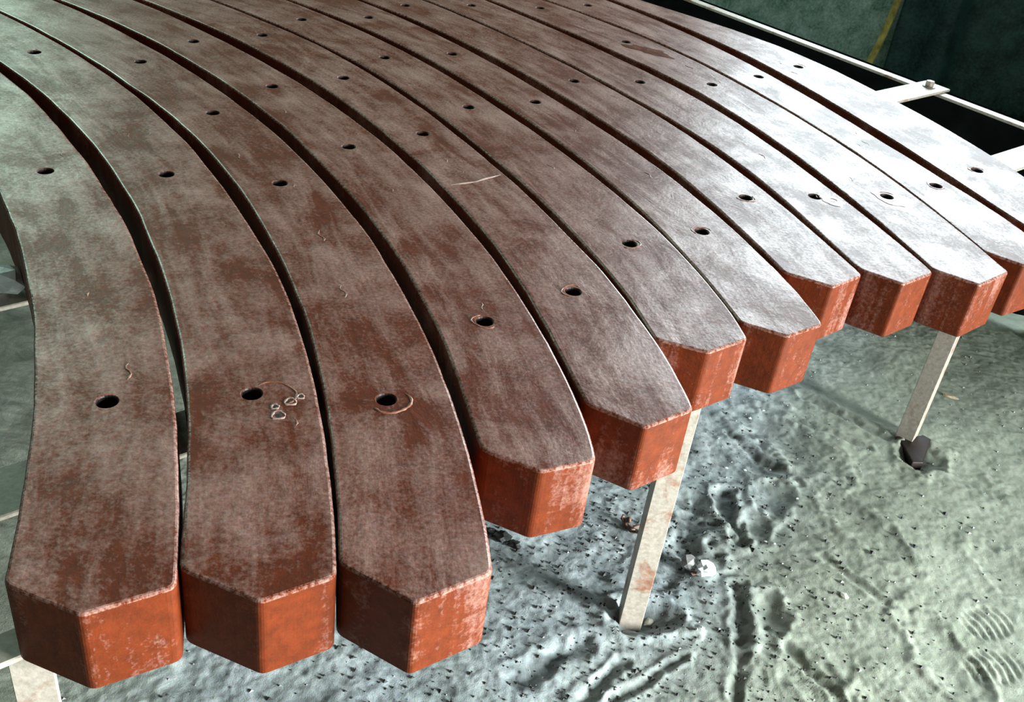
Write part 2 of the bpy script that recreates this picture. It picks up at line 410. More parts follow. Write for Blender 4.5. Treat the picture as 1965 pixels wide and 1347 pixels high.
# ------------------------------------------------------------------ beams
ZTOP, HB = 0.7125, 0.1083
K0, K1, K2 = 0.38150797, -0.14148607, 0.10147447
HW = 0.0754
SS = np.linspace(-0.1, 3.75, 309)
PHI = K0*SS + K1*SS**2/2 + K2*SS**3/6
_dx = np.cos(PHI); _dy = np.sin(PHI); _ds = SS[1]-SS[0]
TX = np.concatenate([[0], np.cumsum((_dx[1:]+_dx[:-1])/2*_ds)]); TY = np.concatenate([[0], np.cumsum((_dy[1:]+_dy[:-1])/2*_ds)])
TX -= np.interp(0, SS, TX); TY -= np.interp(0, SS, TY)
TX *= 0.75; TY *= 0.75; SM = SS*0.75          # metres
KN = np.arange(0, 3.76, 0.25)*0.75            # knots of the measured unevenness of each edge
BEAMS = {
    1: dict(base=(-356.5, 613.5, 1.822), left=[0.4, 1.9, 2.6, 2.1, 1.5, 0.5, -0.2, -0.6, -0.9, -1.0, -1.0, -0.9, -0.8, -0.7, -0.6, -0.4], right=[-4.0, -1.5, -1.1, -1.1, 0.2, 2.4, 0.3, -4.0, -6.1, -7.2, -7.4, -7.1, -6.4, -5.6, -4.7, -3.7], tip=[[45.6, 74.5], [-0.1, -0.6], [28.4, -81.1]], holes=[[327.4, -1.7], [989.6, -4.2]]),
    2: dict(base=(-207.7, 662.1, 1.7907), left=[1.1, 1.9, 1.6, 1.2, 1.0, 0.5, 0.1, 0.6, 1.1, 1.6, 1.9, 2.0, 1.9, 1.8, 1.7, 1.5], right=[0.0, -0.3, -2.4, -3.9, -1.7, -0.7, -1.7, -0.9, 0.9, 0.5, -2.1, -4.9, -7.0, -8.6, -10.0, -11.2], tip=[[42.8, 76.4], [-4.7, -3.8], [25.3, -73.6]], holes=[[330.6, 0.6], [978.5, -2.0], [1643.0, -6.7]]),
    3: dict(base=(-54.5, 686.1, 1.759), left=[4.2, 3.1, 1.1, -1.1, -1.8, -3.9, -4.9, -1.7, 3.7, 5.3, 1.6, -5.9, -12.0, -17.2, -21.8, -26.2], right=[-3.9, -3.0, -3.4, -3.4, -2.7, -1.0, 1.1, 5.2, 8.7, 9.6, 5.6, -2.4, -9.4, -15.4, -20.8, -26.1], tip=[[54.7, 78.7], [-1.9, 3.8], [38.2, -75.6]], holes=[[331.6, 3.6], [969.0, -0.7], [1304.6, -4.6], [1621.8, -1.9]]),
    4: dict(base=(58.4, 905.0, 1.8055), left=[-0.8, -2.9, -3.9, -2.5, -0.1, 0.4, -1.0, -1.8, -0.6, -1.2, -2.8, -5.0, -6.5, -7.7, -8.6, -9.5], right=[1.5, 1.2, 0.7, 0.7, 1.7, 0.9, 3.2, 7.5, 10.9, 10.9, 6.8, 2.1, -1.9, -5.5, -8.8, -12.1], tip=[[46.9, 67.8], [4.1, 4.8], [23.3, -66.9]], holes=[[331.3, 0.3], [963.8, -2.0], [1300.2, -5.1], [1618.5, -1.5]]),
    5: dict(base=(182.2, 1022.5, 1.8052), left=[-2.3, -1.4, -3.0, -4.0, -2.2, -3.0, -5.6, -4.9, -3.1, -2.4, -2.3, -1.1, -0.1, 0.9, 1.8, 2.6], right=[-0.8, -1.2, 1.5, 9.0, 12.2, 11.7, 6.9, 1.5, -0.0, 6.0, 9.1, 10.8, 11.7, 12.0, 12.0, 12.0], tip=[[50.6, 66.5], [0.5, 2.4], [36.9, -72.8]], holes=[[334.8, -0.7], [963.3, 0.7], [1294.9, -2.3], [1615.9, 1.4]]),
    6: dict(base=(280.7, 1213.4, 1.8403), left=[-7.9, -3.9, 0.8, 6.3, 8.0, 6.0, 1.1, -2.6, -1.3, 2.7, 2.8, 2.8, 2.6, 2.3, 2.0, 1.6], right=[-2.9, -4.3, -3.8, 1.8, 6.5, 7.7, 2.7, -3.0, -6.2, -7.0, -7.1, -6.7, -6.0, -5.1, -4.2, -3.2], tip=[[45.7, 72.5], [8.6, 2.3], [41.5, -73.9]], holes=[[335.7, -4.1], [968.6, -5.6], [1302.0, -7.1], [1620.3, -3.6]]),
    7: dict(base=(400.7, 1293.7, 1.817), left=[-14.0, -11.7, -9.3, -6.6, -3.6, -1.2, -2.8, -6.8, -6.2, -2.3, 0.6, 2.8, 4.5, 5.8, 7.0, 8.1], right=[-4.6, -1.9, 3.1, 6.7, 13.3, 17.4, 15.1, 7.8, -0.6, -6.4, -9.9, -12.0, -13.1, -13.6, -13.8, -13.8], tip=[[42.7, 58.2], [3.8, -1.6], [36.9, -74.9]], holes=[[338.5, -7.5], [970.7, -3.9], [1304.0, -9.8], [1620.7, -0.2]]),
    8: dict(base=(503.4, 1472.8, 1.8403), left=[-7.2, -5.1, -3.9, -1.1, 3.8, 5.4, 2.2, -2.5, -5.4, -5.3, -4.5, -3.6, -2.7, -1.7, -0.7, 0.2], right=[-0.4, 6.9, 7.9, 4.6, 4.8, 6.8, 5.3, 2.9, -3.5, -11.0, -15.6, -18.0, -19.1, -19.3, -19.1, -18.8], tip=[[53.0, 64.3], [5.0, -2.4], [42.4, -76.2]], holes=[[337.3, -10.0], [980.7, -11.1], [1624.2, -0.4]]),
    9: dict(base=(636.0, 1526.9, 1.8109), left=[-4.8, -6.6, -7.8, -7.4, -0.6, 8.5, 10.9, 11.1, 6.8, -1.7, -8.9, -13.8, -17.2, -19.5, -21.4, -23.2], right=[-2.1, 6.9, 9.8, 5.9, -1.9, -4.9, 0.1, 2.4, -5.3, -17.1, -24.3, -28.2, -29.9, -30.3, -30.1, -29.6], tip=[[46.0, 57.9], [-1.9, 4.8], [39.1, -73.4]], holes=[[333.8, -8.2], [977.4, -7.4], [1633.4, -10.8]]),
    10: dict(base=(779.4, 1578.4, 1.7717), left=[-1.0, 3.6, 5.4, 3.8, -0.8, -4.3, 1.7, 11.7, 14.0, 9.1, 4.6, 0.9, -2.3, -5.1, -7.7, -10.2], right=[8.0, 5.4, 2.8, 0.1, -2.9, -8.4, -14.7, -15.7, -6.5, 2.8, 9.3, 13.7, 16.5, 18.5, 20.0, 21.4], tip=[[34.5, 71.3], [-15.5, 10.3], [35.4, -75.5]], holes=[[332.2, -4.3], [970.2, -3.9], [1306.5, -8.1], [1633.2, 1.0]]),
    11: dict(base=(886.1, 1665.6, 1.7478), left=[-18.6, -15.8, -12.9, -9.9, -7.3, -8.1, -10.9, -10.2, -1.1, 11.7, 20.0, 25.1, 27.9, 29.4, 30.2, 30.8], right=[-29.3, -5.1, 19.3, 28.8, 25.0, 14.5, 1.4, -9.8, -20.3, -26.0, -28.3, -28.1, -26.5, -23.9, -21.0, -17.9], tip=None, holes=[[336.4, -16.8], [988.3, -20.0], [1635.1, 6.3]]),
    12: dict(base=(1031.4, 1819.4, 1.7619), left=[0.6, 14.6, 26.4, 28.7, 23.5, 12.2, 0.5, -5.7, -8.8, -10.4, -10.8, -10.4, -9.4, -8.2, -6.9, -5.5], right=[-7.6, -13.6, -19.5, -23.3, -22.5, -27.4, -22.6, 3.9, 36.2, 58.3, 70.1, 74.4, 74.0, 70.7, 66.0, 60.9], tip=None, holes=[[315.4, 8.0], [986.0, -9.0]]),
}
def at_sn(base, s, n):
    """point at distance s along the beam's curve and n to its left, in the room"""
    s = np.asarray(s, float); n = np.asarray(n, float)
    x = np.interp(s, SM, TX); y = np.interp(s, SM, TY); p = np.interp(s, SM, PHI)
    x = x - n*np.sin(p); y = y + n*np.cos(p)
    bx, by, a = base[0]/1000, base[1]/1000, base[2]
    c, s_ = math.cos(a), math.sin(a)
    return bx + c*x - s_*y, by + s_*x + c*y

def fillet(pts, radii):
    """round the corners of a closed polyline"""
    out = []; n = len(pts)
    for i, (p, r) in enumerate(zip(pts, radii)):
        p = np.array(p)
        if r <= 0: out.append(tuple(p)); continue
        a = np.array(pts[i-1]) - p; b = np.array(pts[(i+1) % n]) - p
        la, lb = np.linalg.norm(a), np.linalg.norm(b)
        d = min(r, la*0.45, lb*0.45)
        A = p + a/la*d; B = p + b/lb*d
        for t in (0, 0.25, 0.5, 0.75, 1):
            out.append(tuple((1-t)**2*A + 2*t*(1-t)*p + t*t*B))
    return out

def offset_loop(L, d):
    P = np.array(L); a = np.roll(P, 1, 0); b = np.roll(P, -1, 0)
    t1 = P-a; t2 = b-P
    t1 /= np.linalg.norm(t1, axis=1)[:, None]+1e-12; t2 /= np.linalg.norm(t2, axis=1)[:, None]+1e-12
    t = t1+t2; t /= np.linalg.norm(t, axis=1)[:, None]+1e-12
    nrm = np.stack([-t[:, 1], t[:, 0]], 1)     # inward for a counter-clockwise loop
    return P + nrm*d

S_END = 2.66
def outline(i, prev_right):
    D = BEAMS[i]; base = D['base']
    tip = D['tip'] or [[46, 70], [0, 0], [36, -75]]
    (sl, nl), (st, nt_), (sr, nr) = [[v/1000 for v in q] for q in tip]
    def edge(s0, n0, data, sg):
        s = np.arange(s0, S_END, 0.022)
        n = sg*HW + np.interp(s, KN, data)/1000
        n = n + (n0 - n[0])*np.exp(-(s-s0)/0.05)
        n += 0.0011*vnoise(s*9 + i*3.1 + sg, s*0+i, 61) + 0.0006*vnoise(s*30 + i*5 + sg, s*0+i, 62)
        return s, n
    ls, ln = edge(sl, nl, D['left'], 1); rs, rn = edge(sr, nr, D['right'], -1)
    lx, ly = at_sn(base, ls, ln); rx, ry = at_sn(base, rs, rn)
    if prev_right is not None:                 # keep a hair's gap to the neighbour
        Q = prev_right
        for k in range(len(lx)):
            p = np.array([lx[k], ly[k]])
            a, b = Q[:-1], Q[1:]; ab = b-a
            t = np.clip(((p-a)*ab).sum(1)/(ab**2).sum(1), 0, 1); c = a+ab*t[:, None]
            d = np.linalg.norm(p-c, axis=1); j = d.argmin()
            tn = ab[j]/np.linalg.norm(ab[j]); right = np.array([tn[1], -tn[0]])
            sd = (p-c[j])@right
            if 0 < t[j] < 1 or j > 0:
                if sd < 0.0016 and (j > 0 or t[j] > 0):
                    p2 = c[j] + right*0.0016; lx[k], ly[k] = p2
    tx, ty = at_sn(base, [st], [nt_])
    # counter-clockwise: tip -> right edge outwards -> far end -> back along left edge
    pts = [(tx[0], ty[0])] + list(zip(rx, ry)) + list(zip(lx[::-1], ly[::-1]))
    rad = [0.006] + [0.009] + [0]*(len(rx)-2) + [0.01, 0.01] + [0]*(len(lx)-2) + [0.010]
    return fillet(pts, rad), np.stack([rx, ry], 1), base

def hole_cutter(pts):
    bm = bmesh.new()
    prof = [(0.0120, -HB-0.02), (0.0120, -0.0025), (0.0130, -0.0008), (0.0138, 0.0), (0.017, 0.004)]
    for cx, cy in pts:
        rings = []
        for r, z in prof:
            rings.append([bm.verts.new((cx + r*math.cos(t*math.pi/10), cy + r*math.sin(t*math.pi/10), ZTOP+z)) for t in range(20)])
        for a, b in zip(rings, rings[1:]):
            for k in range(20): bm.faces.new((a[k], a[(k+1) % 20], b[(k+1) % 20], b[k]))
        bm.faces.new(rings[0][::-1]); bm.faces.new(rings[-1])
    me = bpy.data.meshes.new('cut'); bm.to_mesh(me); bm.free()
    return me

WHERE = {1: 'nearest beam, rough and uneven, its left edge beside the bare floor',
         2: 'second red-brown curved beam from the left, with pits beside its front bolt hole',
         3: 'third red-brown curved beam from the left, ring mark around its front bolt hole',
         4: 'fourth curved beam from the left, its point stepped back behind the first three',
         5: 'fifth curved beam from the left, its point in front of the nearest visible rack leg',
         6: 'sixth curved beam from the left, its side face hidden by the fifth beam',
         7: 'seventh curved beam from the left, pressed against the sixth one',
         8: 'eighth curved beam from the left, greyish glare on its pointed end',
         9: 'ninth curved beam from the left, a glossy ring splash by its front hole',
         10: 'tenth curved beam, dark wet paint puddle near its far hole',
         11: 'eleventh curved beam, second from the right-hand edge of the rack',
         12: 'outermost curved beam on the right, beside the open rack rail'}
beams = {}
prev = None
for i in range(1, 13):
    L, prev, base = outline(i, prev)
    rr = 0.0038
    levels = [(0.003, ZTOP-HB), (0.0, ZTOP-HB+0.003), (0.0, ZTOP-rr), (rr*0.13, ZTOP-rr*0.5), (rr*0.5, ZTOP-rr*0.13), (rr, ZTOP)]
    bm = bmesh.new(); rings = []
    for off, z in levels:
        P = offset_loop(L, off)
        rings.append([bm.verts.new((x, y, z)) for x, y in P])
    n = len(L)
    for a, b in zip(rings, rings[1:]):
        for k in range(n): bm.faces.new((a[k], a[(k+1) % n], b[(k+1) % n], b[k]))
    bm.faces.new(rings[0][::-1]); bm.faces.new(rings[-1])
    me = bpy.data.meshes.new('solid'); bm.to_mesh(me); bm.free()
    so = bpy.data.objects.new('solid', me); COL.objects.link(so)
    hp = [at_sn(base, h[0]/1000, h[1]/1000) for h in BEAMS[i]['holes']]
    cut = bpy.data.objects.new('cut', hole_cutter([(float(a), float(b)) for a, b in hp])); COL.objects.link(cut)
    md = so.modifiers.new('b', 'BOOLEAN'); md.object = cut; md.operation = 'DIFFERENCE'; md.solver = 'EXACT'
    dg = bpy.context.evaluated_depsgraph_get()
    res = bpy.data.meshes.new_from_object(so.evaluated_get(dg))
    bpy.data.objects.remove(so); bpy.data.objects.remove(cut)
    # lengthwise coordinates so that grain and streaks follow the curve
    bx, by, a = base[0]/1000, base[1]/1000, base[2]
    co = np.empty(len(res.vertices)*3); res.vertices.foreach_get('co', co); co = co.reshape(-1, 3)
    c, s_ = math.cos(a), math.sin(a)
    lx = c*(co[:, 0]-bx) + s_*(co[:, 1]-by); ly = -s_*(co[:, 0]-bx) + c*(co[:, 1]-by)
    jj = ((lx[:, None]-TX)**2 + (ly[:, None]-TY)**2).argmin(1)
    sv = SM[jj] + (lx-TX[jj])*np.cos(PHI[jj]) + (ly-TY[jj])*np.sin(PHI[jj])
    nv = -(lx-TX[jj])*np.sin(PHI[jj]) + (ly-TY[jj])*np.cos(PHI[jj])
    uvl = res.uv_layers.new(name='along')
    vi = np.empty(len(res.loops), dtype=np.int32); res.loops.foreach_get('vertex_index', vi)
    uvl.data.foreach_set('uv', np.stack([sv[vi], nv[vi]], 1).ravel())
    # origin at the tip's foot
    co2 = co - np.array([bx, by, ZTOP-HB]); res.vertices.foreach_set('co', co2.ravel())
    res.name = 'curved_beam'; res.materials.clear()
    for m_ in (M_PAINT, M_BORE, M_EDGE): res.materials.append(m_)
    res.update()
    hc = [(float(p)-bx, float(q)-by) for p, q in hp]
    for f_ in res.polygons:
        cx, cy, cz = f_.center; nz = f_.normal.z; f_.material_index = 0
        near = min(math.hypot(cx-p, cy-q) for p, q in hc)
        if near < 0.0138:
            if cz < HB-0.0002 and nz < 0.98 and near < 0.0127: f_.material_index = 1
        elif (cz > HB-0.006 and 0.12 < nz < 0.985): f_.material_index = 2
    o = link('curved_beam', res); o.location = (bx, by, ZTOP-HB)
    tag(o, WHERE[i], 'beam', 'curved beams laid side by side on the rack')
    beams[i] = o

def on_top(i, name, bm, mat, label=None, smooth=True):
    """a small part lying in the paint of beam i, given in room coordinates"""
    o = bm_obj(name, bm, mat, beams[i], smooth)
    o.matrix_parent_inverse = Matrix.Translation(-beams[i].location)
    if label: o['label'] = label
    return o

def blob(bm, cx, cy, a, b, ang, h, seed, wob=0.22, n=34, rings=5, z=ZTOP, bore=None):
    r0 = random.Random(seed); ph = [r0.uniform(0, 6.28) for _ in range(4)]
    prev_ = None; ctr = bm.verts.new((cx, cy, z+h)) if bore is None else None
    for k in range(0 if bore else 1, rings+1):
        t = k/rings; ring = []
        for j in range(n):
            th = 2*math.pi*j/n
            w = 1 + wob*(0.5*math.sin(2*th+ph[0]) + 0.35*math.sin(3*th+ph[1]) + 0.3*math.sin(5*th+ph[2]) + 0.2*math.sin(9*th+ph[3]))
            u, v = a*w*t*math.cos(th), b*w*t*math.sin(th)
            if bore:
                w1 = w; u, v = a*w1*math.cos(th), b*w1*math.sin(th)
                ox, oy = cx + u*math.cos(ang)-v*math.sin(ang), cy + u*math.sin(ang)+v*math.cos(ang)
                ix, iy = bore[0] + bore[2]*math.cos(th+ang), bore[1] + bore[2]*math.sin(th+ang)
                ring.append(bm.verts.new((ix+(ox-ix)*t, iy+(oy-iy)*t, z + h*(1-(2*t-1)**4) - (0.0004 if k in (0, rings) else 0)))); continue
            ring.append(bm.verts.new((cx + u*math.cos(ang)-v*math.sin(ang), cy + u*math.sin(ang)+v*math.cos(ang), z + h*(1-t**4) - (0.0004 if k == rings else 0))))
        if prev_ is None and bore: pass
        elif prev_ is None:
            for j in range(n): bm.faces.new((ctr, ring[j], ring[(j+1) % n]))
        else:
            for j in range(n): bm.faces.new((prev_[j], ring[j], ring[(j+1) % n], prev_[(j+1) % n]))
        prev_ = ring

def ridge(bm, pts, r=0.0012, z=ZTOP):
    """a thin raised bead along pts"""
    prev_ = None; n = len(pts)
    for k, p in enumerate(pts):
        a = np.array(pts[max(k-1, 0)]); b = np.array(pts[min(k+1, n-1)]); t = b-a; t = t/(np.linalg.norm(t)+1e-9)
        nr = np.array([-t[1], t[0]]); rr_ = r*(0.35 if k in (0, n-1) else 1)*(1+0.3*math.sin(k*2.3))
        ring = []
        for j in range(5):
            th = math.pi*j/4
            q = np.array(p) + nr*rr_*1.4*math.cos(th)
            ring.append(bm.verts.new((q[0], q[1], z - 0.0002 + rr_*math.sin(th))))
        if prev_:
            for j in range(4): bm.faces.new((prev_[j], prev_[j+1], ring[j+1], ring[j]))
        prev_ = ring

def arc_pts(cx, cy, r, a0, a1, n=18, wob=0.06):
    return [(cx + r*(1+wob*math.sin(3*t+cx*40))*math.cos(t), cy + r*(1+wob*math.sin(3*t+cx*40))*math.sin(t)) for t in np.linspace(a0, a1, n)]

# washer mark round the front hole of the third beam
h3 = [float(v) for v in at_sn(BEAMS[3]['base'], BEAMS[3]['holes'][0][0]/1000, BEAMS[3]['holes'][0][1]/1000)]
bm = bmesh.new(); ridge(bm, arc_pts(h3[0]+0.006, h3[1]-0.002, 0.0245, -2.3, 0.9), 0.0014); on_top(3, 'washer_mark', bm, M_RIDGE, 'raised half ring of paint beside the bolt hole')
# pits beside the front hole of the second beam
h2 = [float(v) for v in at_sn(BEAMS[2]['base'], BEAMS[2]['holes'][0][0]/1000, BEAMS[2]['holes'][0][1]/1000)]
for (x, y, r) in ((-0.264, 0.943, 0.0052), (-0.257, 0.972, 0.0046), (-0.272, 0.958, 0.003), (-0.248, 0.985, 0.003)):
    bm = bmesh.new(); ridge(bm, arc_pts(x, y, r*1.5, 0, 6.28, 14, 0.15), 0.0012); on_top(2, 'pit_rim', bm, M_SCRATCH)
    bm = bmesh.new(); blob(bm, x, y, r, r, 0, 0.0003, int(x*1e4), 0.2, 12, 2); on_top(2, 'pit', bm, M_CHAR, 'dark pit with a crumbled rim')
bm = bmesh.new(); ridge(bm, arc_pts(h2[0]+0.026, h2[1]+0.004, 0.026, -0.6, 2.6), 0.0011); on_top(2, 'washer_mark', bm, M_RIDGE)
# puddle of wet paint on the tenth beam
bm = bmesh.new(); blob(bm, 0.243, 2.672, 0.062, 0.034, -0.45, 0.0011, 3, 0.4, 44, 6); on_top(10, 'paint_puddle', bm, M_WET, 'dark glossy puddle of wet paint')
# glossy splashes round the front holes of beams nine and ten, with a bead at their edge
for i, dx, dy, a_, b_, an, sd in ((9, 0.032, -0.008, 0.030, 0.022, -0.7, 5), (10, 0.012, -0.006, 0.048, 0.033, -0.6, 6)):
    hx, hy = [float(v) for v in at_sn(BEAMS[i]['base'], BEAMS[i]['holes'][0][0]/1000, BEAMS[i]['holes'][0][1]/1000)]
    bm = bmesh.new(); blob(bm, hx+dx, hy+dy, a_, b_, an, 0.0009, sd, 0.18, 40, 6, bore=(hx, hy, 0.0175) if i == 10 else (hx+dx+0.002, hy+dy, 0.006))
    on_top(i, 'paint_splash', bm, M_GLOSS, 'glossy splash of paint with a hard edge near the hole')
# rough paint lumps thrown up at the rims of other front holes
for i in (4, 5, 6, 7, 8, 11, 12):
    hx, hy = [float(v) for v in at_sn(BEAMS[i]['base'], BEAMS[i]['holes'][0][0]/1000, BEAMS[i]['holes'][0][1]/1000)]
    a0 = random.uniform(0, 6.28)
    bm = bmesh.new(); ridge(bm, arc_pts(hx, hy, 0.0178, a0, a0+3.6, 16, 0.09), 0.0011); on_top(i, 'hole_rim', bm, M_RIDGE)
# pale scrape across the fourth and fifth beams' border
bm = bmesh.new(); ridge(bm, [(-0.150, 1.662), (-0.128, 1.676), (-0.108, 1.690), (-0.094, 1.708), (-0.080, 1.722), (-0.066, 1.738)], 0.0016)
on_top(5, 'scrape', bm, M_SCRATCH, 'pale scraped line across the paint')
# a few runs and crumbs of dried paint on several tops
for i in range(1, 13):
    for k in range(4):
        s = random.uniform(0.15, 1.9); nn = random.uniform(-0.05, 0.05)
        p = [at_sn(BEAMS[i]['base'], s+q*0.006, nn + 0.003*math.sin(q*1.3+k)) for q in range(random.randint(3, 7))]
        bm = bmesh.new(); ridge(bm, [(float(a), float(b)) for a, b in p], random.uniform(0.0006, 0.0011)); on_top(i, 'paint_run', bm, M_RIDGE)

# ------------------------------------------------------------------ rack
E1 = Vector((0.7266, 0.6870, 0)); E2 = Vector((0.6870, -0.7266, 0))    # along the cross bars / along the rails
def UV(u, v, z=0): return E1*u + E2*v + Vector((0, 0, z))
ZB = ZTOP - HB
rack = empty('steel_rack', UV(1.0, -1.6)); tag(rack, 'steel angle-iron rack on legs carrying the curved beams', 'rack')
def rack_part(name, bm, mat=None, parent=None, label=None):
    o = bm_obj(name, bm, mat or M_RACK, parent or rack)
    p = parent or rack
    o.matrix_parent_inverse = Matrix.Translation(-(rack.location if p is rack else Vector((0, 0, 0))))
    if parent is not None: o.matrix_parent_inverse = (Matrix.Translation(-rack.location) @ Matrix.Identity(4)) if False else Matrix.Translation(-rack.location)
    if label: o['label'] = label
    return o
MR = Matrix(((E1.x, E2.x, 0, 0), (E1.y, E2.y, 0, 0), (0, 0, 1, 0), (0, 0, 0, 1)))   # (u, v, z) -> room
def uvbox(bm, u0, u1, v0, v1, z0, z1): add_box(bm, u0, u1, v0, v1, z0, z1, MR)
RAIL_U, RAIL_L = 2.965, -0.98
for vc in (-0.79, -1.022, -1.470, -3.05):
    bm = bmesh.new()
    w = 0.020 if vc == -0.79 else 0.043
    uvbox(bm, 0.09 if vc == -0.79 else RAIL_L-0.03, RAIL_U+0.045, vc-w, vc+w, ZB-0.008, ZB-0.0003); bevel(bm, 0.0015, 1)
    rack_part('cross_bar', bm)
for uc, sg in ((RAIL_U, 1), (RAIL_L, -1)):
    bm = bmesh.new()
    a, b_ = (uc-0.019, uc+0.019)
    uvbox(bm, a, b_, -3.35, -0.70, ZB-0.0165, ZB-0.0085); bevel(bm, 0.0015, 1)
    rail = rack_part('rail', bm)
# bolts through the cross bars
def bolt(u, v):
    bm = bmesh.new(); c = UV(u, v)
    add_prism(bm, [(c.x+0.0195*math.cos(t*math.pi/16), c.y+0.0195*math.sin(t*math.pi/16)) for t in range(32)], ZB-0.0002, ZB+0.0025)
    add_prism(bm, [(c.x+0.0135*math.cos(t*math.pi/3+0.3), c.y+0.0135*math.sin(t*math.pi/3+0.3)) for t in range(6)], ZB+0.0025, ZB+0.018)
    bevel(bm, 0.0012, 1)
    rack_part('bolt', bm, M_BOLT, label='hex-headed bolt standing up through a cross bar')
M_BOLT = simple('bolt_steel', (0.24, 0.16, 0.12), (0.55, 0.50, 0.45), 90, (0.35, 0.5))
for v in (-1.022, -1.470, -3.05): bolt(RAIL_U-0.008, v)
# angle-iron legs: (x, y, direction of the light flange, handed)
def leg(x, y, ang, size=0.043, t=0.005, other=1, z0=None):
    fz = (floor_z(x, y)-0.012) if z0 is None else z0
    bm = bmesh.new()
    d = Vector((math.cos(ang), math.sin(ang), 0)); n = Vector((-d.y, d.x, 0))
    M = Matrix(((d.x, n.x, 0, x), (d.y, n.y, 0, y), (0, 0, 1, 0), (0, 0, 0, 1)))
    pts = [(0, 0), (size, 0), (size, t), (t, t), (t, size), (0, size)]
    add_prism(bm, pts, fz, ZB-0.0085, M); bevel(bm, 0.001, 1)
    return rack_part('leg', bm, M_LEG)
leg(0.278, 1.364, R(0))
leg(1.020, 2.068, R(56))
leg(-0.460, 0.646, R(12))
leg(1.62, 2.60, R(40)); leg(-1.25, -0.10, R(40))
for u, v in ((0.1, -3.05), (1.5, -3.05), (2.9, -3.05), (-0.95, -3.05)):
    p = UV(u, v); leg(p.x, p.y, R(40))
# dark foot plate by the far leg
bm = bmesh.new()
z0 = -0.03
add_prism(bm, [(0.990, 2.072), (1.058, 2.108), (1.075, 2.092), (1.028, 1.990), (1.000, 1.985)], -0.02, 0.016); bevel(bm, 0.003, 2)
rack_part('foot_plate', bm, M_DARKSTEEL, label='dark foot plate under a leg')

# flaking rust patches on the second cross bar
M_RUST = simple('orange_rust', (0.28, 0.07, 0.02), (0.50, 0.16, 0.05), 70, (0.6, 0.8))
for k, (x, y, a_, b_, an) in enumerate(((1.062, 2.215, 0.026, 0.007, 0.5), (1.095, 2.225, 0.030, 0.006, 1.1), (1.075, 2.262, 0.024, 0.004, -0.5), (1.13, 2.33, 0.018, 0.007, 0.3))):
    bm = bmesh.new(); blob(bm, x, y, a_, b_, an, 0.0008, 70+k, 0.3, 24, 3, z=ZB)
    rack_part('rust_patch', bm, M_RUST, label='orange patch of rust')

# ------------------------------------------------------------------ background
# added black sheet behind the far rail, in place of the shade there
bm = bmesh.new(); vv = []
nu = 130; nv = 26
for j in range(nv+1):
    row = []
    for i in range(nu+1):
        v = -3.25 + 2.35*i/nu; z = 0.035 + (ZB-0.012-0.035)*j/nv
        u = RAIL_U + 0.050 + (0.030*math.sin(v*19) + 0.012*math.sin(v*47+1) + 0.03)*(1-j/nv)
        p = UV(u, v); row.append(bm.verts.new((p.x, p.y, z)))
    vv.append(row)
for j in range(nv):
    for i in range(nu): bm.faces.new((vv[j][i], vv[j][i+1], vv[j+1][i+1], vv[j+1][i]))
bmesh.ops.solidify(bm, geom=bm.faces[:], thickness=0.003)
M_SHEET = simple('shade_sheet', (0.004, 0.006, 0.006), (0.010, 0.014, 0.013), 20, (0.6, 0.8), spec=0.2)
tag(bm_obj('shade_sheet', bm, M_SHEET, None, True), 'added black sheet in place of shade behind the far rail, seen between rail and outermost beam', 'sheet')

bm = bmesh.new()
p0, p1 = Vector((1.495-0.049, 4.86, -0.01)), Vector((1.535+0.12, 4.86, 1.35))
ax = (p1-p0).normalized(); sx_ = ax.cross(Vector((0, 1, 0))).normalized(); sy_ = ax.cross(sx_)
prev_ = None
for k in range(24):
    t = k/23; c = p0.lerp(p1, t); r = 0.0165*(1+0.06*math.sin(k*1.7)); c = c + sx_*0.004*math.sin(k*0.9)
    ring = [bm.verts.new(c + sx_*r*math.cos(a) + sy_*r*math.sin(a)) for a in [j*math.pi/5 for j in range(10)]]
    if prev_:
        for j in range(10): bm.faces.new((prev_[j], ring[j], ring[(j+1) % 10], prev_[(j+1) % 10]))
    else: bm.faces.new(ring[::-1])
    prev_ = ring
bm.faces.new(prev_)
tag(bm_obj('pole', bm, M_POLE, None, True), 'rusty yellow pole leaning on the dark mossy wall behind the rack', 'pole')

# dark tarpaulin hanging in folds right of the pole
bm = bmesh.new(); nu, nv = 90, 30; g = []
for j in range(nv+1):
    row = []
    for i in range(nu+1):
        u = i/nu; v = j/nv
        x = 1.56 + u*1.9; z = 0.0 + v*1.42
        lean = 0.10*(v)
        fold = -0.075*math.exp(-((u-0.105-0.01*v)/0.040)**2) - 0.05*math.exp(-((u-0.42)/0.06)**2) - 0.06*math.exp(-((u-0.72)/0.07)**2) + 0.012*math.sin(u*40+v*2) + 0.01*math.sin(v*9+u*6)
        row.append(bm.verts.new((x, 4.90 + fold + lean*0.6 - 0.02, z + 0.012*math.sin(u*17))))
    g.append(row)
for j in range(nv):
    for i in range(nu): bm.faces.new((g[j][i], g[j][i+1], g[j+1][i+1], g[j+1][i]))
ret = bmesh.ops.solidify(bm, geom=bm.faces[:], thickness=0.004)
tarp = bm_obj('tarpaulin', bm, M_TARP, None, True)
tag(tarp, 'dark green-black tarpaulin hanging in folds on the wall, right of the pole', 'tarpaulin')

